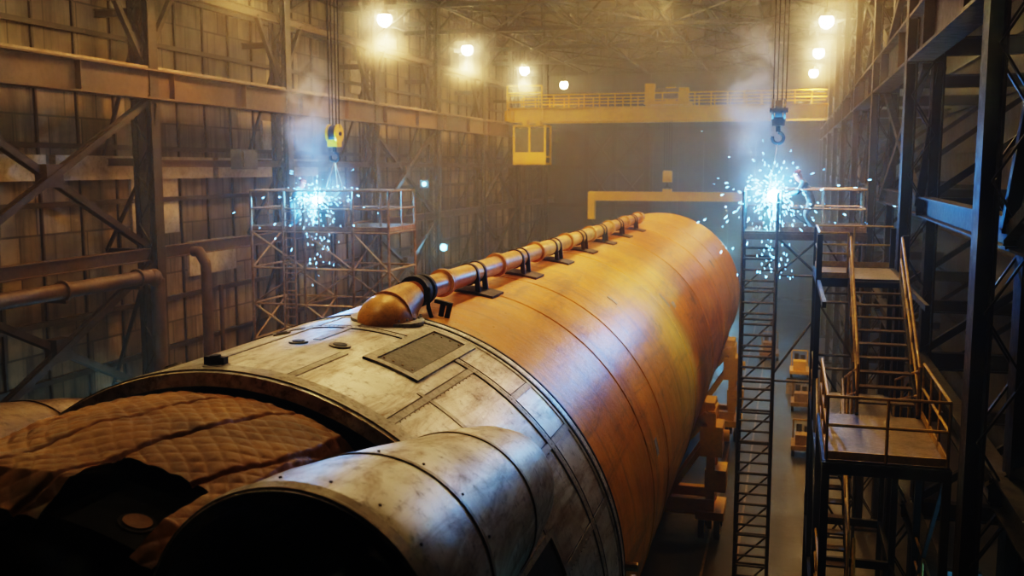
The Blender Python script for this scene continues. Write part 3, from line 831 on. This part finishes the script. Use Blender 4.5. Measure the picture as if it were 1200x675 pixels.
# soft volume puffs: weld smoke, and added halo balls round arcs and lamps
def smoke_halo_mat(name,c,rx,ry,rz,dens,nscale=1.6,ani=.2,lo=.06):
    m=bpy.data.materials.new(name); m.use_nodes=True; nt=m.node_tree; nt.nodes.clear()
    out=nt.nodes.new('ShaderNodeOutputMaterial'); vs=nt.nodes.new('ShaderNodeVolumeScatter'); vs.inputs['Anisotropy'].default_value=ani
    nt.links.new(vs.outputs[0],out.inputs['Volume'])
    tc=N(nt,'ShaderNodeTexCoord'); mp=N(nt,'ShaderNodeMapping'); nt.links.new(tc.outputs['Object'],mp.inputs[0])
    mp.inputs['Location'].default_value=(-c[0]/rx,-c[1]/ry,-(c[2]+H)/rz); mp.inputs['Scale'].default_value=(1/rx,1/ry,1/rz)
    ln=N(nt,'ShaderNodeVectorMath',operation='LENGTH'); nt.links.new(mp.outputs[0],ln.inputs[0])
    mr=N(nt,'ShaderNodeMapRange'); mr.interpolation_type='SMOOTHSTEP'
    mr.inputs[1].default_value=.05; mr.inputs[2].default_value=1; mr.inputs[3].default_value=1; mr.inputs[4].default_value=0
    nt.links.new(ln.outputs['Value'],mr.inputs[0])
    no=noise(nt,tc.outputs['Object'],nscale,3,.6,.8)
    r=N(nt,'ShaderNodeMapRange'); r.inputs[1].default_value=.43; r.inputs[2].default_value=.62; r.inputs[3].default_value=lo; r.inputs[4].default_value=1
    nt.links.new(no,r.inputs[0])
    a=N(nt,'ShaderNodeMath',operation='MULTIPLY'); nt.links.new(mr.outputs[0],a.inputs[0]); nt.links.new(r.outputs[0],a.inputs[1])
    a2=N(nt,'ShaderNodeMath',operation='MULTIPLY'); nt.links.new(a.outputs[0],a2.inputs[0]); a2.inputs[1].default_value=dens
    nt.links.new(a2.outputs[0],vs.inputs['Density']); M[name]=m
tl=tipL+Vector((.0,-.1,.03)); tr=tipR+Vector((0,-.1,.03))
for i,(t,r,ns) in enumerate(((tl,.14,360),(tr,.18,560))):
    e=empty('welding_arc')
    b=MB('arc'); b.ball(t,(r,r,r),8,12); b.build('arc_core',e)
    sparks(t,ns,'sparks',3+2*i,e)
    for j,(off,rad,dn,ns2) in enumerate(((Vector((-.1,.7,.2)),(1.6,1.2,1.7),.6,1.0),(Vector((-.6,.8,2.9)),(1.4,1.1,2.8),2.2,.9))):  # lower puff added to spread the arc glow, upper one is rising smoke
        nm='weld_smoke_%d_%d'%(i,j); c=t+off; smoke_halo_mat(nm,c,*rad,dn,ns2)
        b=MB(nm); b.ball(c,rad,12,20); b.build('smoke',e)

# ------------------------------------------------------------------ lamps
def point(name,loc,col,energy,rad=.15):
    l=bpy.data.lights.new(name,'POINT'); l.color=col; l.energy=energy; l.shadow_soft_size=rad
    o=bpy.data.objects.new(name,l); o.location=(loc[0],loc[1],loc[2]+H); scene.collection.objects.link(o); return o
point('arc_light',tl+Vector((0,-.25,.15)),(.05,.38,1),1100,.06)
point('arc_light',tr+Vector((0,-.3,.15)),(.05,.38,1),1100,.06)
SOD=(1,.59,.2)
nl=0
def highbay(x,y,z,energy,col=SOD,rad=.4,spot=170,glow=False):
    global nl
    e=empty('high_bay_lamp')
    b=MB('steel'); b.cyl((x,y,z+.7),(x,y,RF-.2),.03,n=6); b.cyl((x,y,z+.55),(x,y,z+.75),.15,n=14)
    b.cyl((x,y,z+.3),(x,y,z+.55),.38,.15,n=24,cap=False); b.build('lamp_shade',e)
    b=MB('bulb'); b.ball((x,y,z+.1),(.36,.36,.38),10,16); b.build('lamp_bulb',e)
    l=bpy.data.lights.new('lamp_light','SPOT'); l.color=col; l.energy=energy; l.shadow_soft_size=rad; l.spot_size=spot*D2R; l.spot_blend=.8
    o=bpy.data.objects.new('lamp_light',l); o.location=(x,y,z+H-.7); scene.collection.objects.link(o); o.parent=e
    point_l=bpy.data.lights.new('lamp_spill','POINT'); point_l.color=col; point_l.energy=energy*.055; point_l.shadow_soft_size=.35
    o=bpy.data.objects.new('lamp_spill',point_l); o.location=(x,y-.75,z+H+.1); scene.collection.objects.link(o); o.parent=e
    if glow:   # added volume ball that spreads a halo round the lamp
        nm='lamp_halo_%d'%nl; nl+=1; c=Vector((x,y-.3,z)); smoke_halo_mat(nm,c,3.0,3.0,3.0,.16,.5,.3,.6)
        b=MB(nm); b.ball(c,(3.0,3.0,3.0),12,20); b.build('lamp_halo',e)
for y in (7,21,35,49.2,63,77.6,92): highbay(-20.5,y,7.5,{7:250,21:1100,35:2200}.get(y,4100),glow=y in (49.2,63,77.6))
for y in (28,42,56,71,86): highbay(1.6,y,7.5,1700 if y<60 else 2600,glow=y in (56,71))
for y,en,c in ((13,2500,(1,.8,.5)),(25,4900,(1,.7,.32)),(39,4900,(1,.68,.3)),(53,3600,(1,.66,.28)),(64,2800,(1,.64,.25))): highbay(-8.0,y,11.0,en,c,.4,140)
def wl(x,y,z,en,r=.2):
    e=empty('work_and_fill_light'); b=MB('black'); b.box(x-.3,x+.3,y,y+.15,z-.25,z+.25); b.cyl((x,y+.1,z-.25),(x,y+.1,FL),.04,n=6); b.use('cyan'); b.ball((x,y,z),(r,.05,r),8,14); b.build('lamp_head',e)
    l=bpy.data.lights.new('work_and_fill_glow','POINT'); l.color=(.25,.7,1); l.energy=en; l.shadow_soft_size=.2
    o=bpy.data.objects.new('work_and_fill_glow',l); o.location=(x,y-.5,z+H); scene.collection.objects.link(o); o.parent=e
wl(-23.3,66,-5.6,150,.25); wl(-23.2,62,-1.1,120,.15); wl(-23.6,31.0,-8.2,120,.12); wl(-1,96,-3,900,.2); wl(3.4,19.5,-7.8,30,.08); wl(-6,99,-8,1200,.3)  # the two near the back wall are added to cool the far haze

# ------------------------------------------------------------------ world + camera
w=bpy.data.worlds.new('World'); scene.world=w; w.use_nodes=True; nt=w.node_tree
bg=nt.nodes['Background']; bg.inputs[0].default_value=(.02,.03,.04,1); bg.inputs[1].default_value=.3
vs=nt.nodes.new('ShaderNodeVolumeScatter'); vs.inputs['Color'].default_value=(1,.89,.73,1); vs.inputs['Density'].default_value=.0056; vs.inputs['Anisotropy'].default_value=.68
nt.links.new(vs.outputs[0],nt.nodes['World Output'].inputs['Volume'])
cam=bpy.data.cameras.new('Camera'); co=bpy.data.objects.new('Camera',cam); scene.collection.objects.link(co)
cam.sensor_width=36; cam.lens=35; cam.clip_end=400
co.location=(0,0,H); co.rotation_euler=((90-6.92)*D2R,0,15.5*D2R)
cam.dof.use_dof=True; cam.dof.focus_distance=17; cam.dof.aperture_fstop=1.2
scene.camera=co
try:
    scene.view_settings.view_transform='Filmic'; scene.view_settings.look='Very High Contrast'
except Exception as ex: print(ex)
